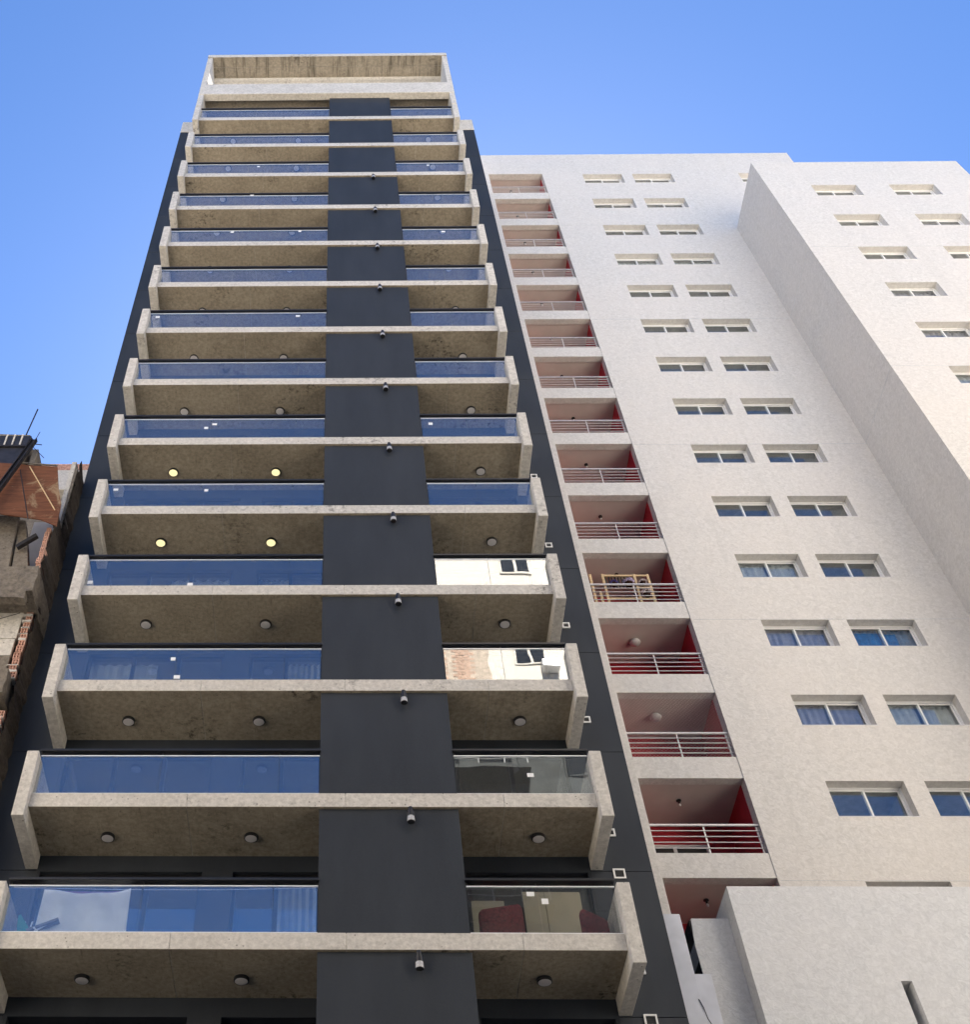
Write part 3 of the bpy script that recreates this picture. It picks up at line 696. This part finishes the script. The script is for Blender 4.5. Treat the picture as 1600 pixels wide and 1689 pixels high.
MB().prism([(-9.6, 21.95), (-8.2, 22.20), (-7.95, 22.02), (-6.93, 21.80), (-6.50, 21.55), (-6.55, 22.4), (-6.72, 23.0), (-6.90, 23.85), (-9.6, 24.20)], 17.24, 17.275).build('sheet', PLY, t, .004)
MB().bar((-6.90, 17.21, 23.86), (-8.0, 17.21, 24.02), .03, .04).build('batten', CONC_ROUGH, t)
t = empty('steel_beam', 'long dark steel beam leaning diagonally across the plywood sheet', 'steel beam', (-8.1, 17.0, 22+EYE))
a, b = Vector((-8.45, 17.03, 20.9)), Vector((-7.60, 17.03, 24.72))
for off in (-.055, .055): MB().bar(a+Vector((off, 0, 0)), b+Vector((off, 0, 0)), .02, .12, up=(0, 1, 0)).build('flange', RUST, t)
MB().bar(a, b, .088, .02, up=(0, 1, 0)).build('web', RUST, t)
for p, q, lab in (((-7.55, 17.15, 23.75), (-6.62, 17.15, 22.03), 'thin pale prop leaning across the plywood sheet towards the brick wall'), ((-7.75, 17.14, 23.6), (-7.17, 17.14, 21.68), 'thin dark rod hanging across the middle of the plywood sheet')):
    tag(MB().tube([p, q], .014).build('prop', RUST if 'dark' in lab else WOOD), lab, 'prop')
tag(MB().tube([(-8.6, 18.05, 18.8), (-7.05, 18.05, 19.5)], .008).build('guy_wire', RUST), 'thin wire slanting across the cement panels of the unfinished building', 'wire')

# building beyond, with a brick parapet
far = empty('brick_topped_building', 'far building with a red brick parapet between the slate tower and the unfinished one', 'building', (-12, 29, 0))
MB().box(-20, -7.2, 26, 34, 34.6, 35.78).build('ring_beam', CONC, far, .02)
MB().box(-20, -7.2, 26.5, 34, -EYE, 34.598).build('wall', CONC_ROUGH, far)
MB().box(-10.0, -7.3, 26.45, 26.499, 32.9, 34.1).build('recess_shade_plate', ROOMDARK, far)  # dark plate on the wall standing for a shaded recess
par = MB().box(-20, -7.25, 26.10, 26.18, 35.78, 36.24).build('parapet', MORTAR, far)
for j in range(4):
    for i in range(18):
        x = -11.8+.26*i+(.13 if j % 2 else 0); z = 35.79+.115*j
        MB().box(x+.006, x+.254, 26.06+rb.uniform(0, .012), 26.11, z+.006, z+.109).build('brick', BRICKORANGE, par)
MB().box(-20, -11.8, 26.07, 26.101, 35.80, 36.24).build('brick_course', BRICKORANGE, par)

# ================================================================== across the street (behind the camera, partly seen in the glass)
opp = empty('cream_apartment_block', 'tall cream apartment block across the street mirrored in the balcony glass', 'building', (12, -8, 0))
CREAM = make_plaster('cream_render', (.66, .63, .57), (.76, .73, .66))
def oquad(mb, x0, x1, z0, z1, y): return mb.quad((x1, y, z0), (x0, y, z0), (x0, y, z1), (x1, y, z1))
MB().box(2.2, 14.4, -18, -2, -EYE, 46).build('wall', CREAM, opp)
rng = random.Random(4)
for r_ in range(15):
    for c_ in range(2):
        x, z = 8.2+c_*3.6, 1.45+r_*2.95
        if x < 13.4 and z < 33.2: continue
        if z+1.3 > 45.5: continue
        o = MB().box(x-.72, x+.72, -2.02, -1.95, z+.0, z+1.3).build('window', CREAM, opp)
        for s_ in (-.34, .34): MB().box(x+s_-.28, x+s_+.28, -1.955, -1.945, z+.08, z+1.22).build('pane', DARKPANE, o)
ob = MB().box(2.3, 6.4, -1.999, -1.93, 32.5, 40.2).build('brick_panel', plain('pale_brick_panel', (.50, .42, .34), .9, .2, var=.2), opp)
bmat = plain('reddish_brick', (.48, .33, .25), .9, .2, var=.35, scale=9)
for j in range(28):
    for i in range(10):
        x = 2.32+.41*i+(.2 if j % 2 else 0); z = 34.0+.15*j
        if x < 6.0: MB().box(x, x+.385, -1.931, -1.915-.012*((i*7+j*3) % 3), z, z+.13).build('brick', bmat, ob)
dk = empty('shade_toned_balcony_house', 'added house with curved railed balconies across the street, coloured dark to stand for shade', 'building', (7, -1.7, 0))  # volume added so the lower panes mirror something dark
RAILMID = plain('grey_painted_rail', (.22, .23, .23))
DGREY = plain('shade_toned_stucco', (.055, .06, .06), .9, .2, var=.25, scale=3)  # shaded lower front put into the wall colour
MB().box(2.21, 12.6, -1.998, -1.5, -EYE, 33.0).build('wall', DGREY, dk)
for i, z in enumerate((21.2, 24.2, 27.2, 30.2)):
    MB().prism([(2.4, z-.2), (7.2, z-.2), (7.2, z), (2.4, z)], -1.502, -.5).build('balcony', DGREY, dk)
    for h_ in (.25, .5, .75, 1.0):
        MB().tube([(2.4, -1.45, z+h_), (2.5, -.9, z+h_), (2.9, -.6, z+h_), (3.6, -.52, z+h_), (7.15, -.52, z+h_)], .02).build('rail_bar', RAILMID, dk)
    for x in (3.2, 4.2, 5.2, 6.2, 7.1): MB().box(x-.02, x+.02, -.545, -.505, z, z+1).build('rail_post', RAILMID, dk)
    for x in (4.0, 6.0, 9.4):
        o = MB().box(x-.7, x+.7, -1.502, -1.46, z+.2, z+2.1).build('window', DGREY, dk)
        MB().box(x-.64, x+.64, -1.462, -1.45, z+.26, z+2.04).build('pane', DARKPANE, o)
MB().box(8.6, 9.4, -1.99, -1.6, 36.4, 36.95).build('air_conditioner', WHITEFRAME, opp, .03)
def opposite(name, label, x0, x1, h, storey, m):  # unseen row shaped for warm sun bounce, sandy houses added for it
    t = empty(name, label, 'building', ((x0+x1)/2, -9, 0))
    MB().box(x0, x1, -16, -2.2, -EYE, h-EYE).build('wall', m, t)
    MB().box(x0, x1, -2.199, -1.95, h-EYE-.5, h-EYE+.02).build('cornice', m, t)
    n = max(1, int((x1-x0)/4.2))
    for c_ in range(n):
        for r_ in range(int((h-2.5)/storey)):
            x, z = x0+(x1-x0)*(c_+.5)/n, 1.0-EYE+1+r_*storey
            o = MB().box(x-.8, x+.8, -2.21, -2.14, z, z+1.4).build('window', WHITEFRAME, t)
            MB().box(x-.72, x+.72, -2.145, -2.13, z+.08, z+1.32).build('pane', DARKPANE, o)
opposite('low_shop_house', 'low cream house across the street behind the viewer', -19, 2.19, 24, 3.3, CREAM)
opposite('sandy_bounce_house', 'sandy house added across the street for warm bounce, beside the low cream house', -60, -19.02, 40, 3.0, make_plaster('sandy_render', (.60, .54, .45), (.70, .64, .54)))
opposite('cornice_block', 'cream block with a cornice across the street past the tall cream block', 14.42, 40, 35, 3.0, CREAM)
opposite('sandy_bounce_tower', 'tall sandy tower added across the street for warm bounce, past the cream cornice block', 40.02, 75, 44, 3.0, bpy.data.materials['sandy_render'])
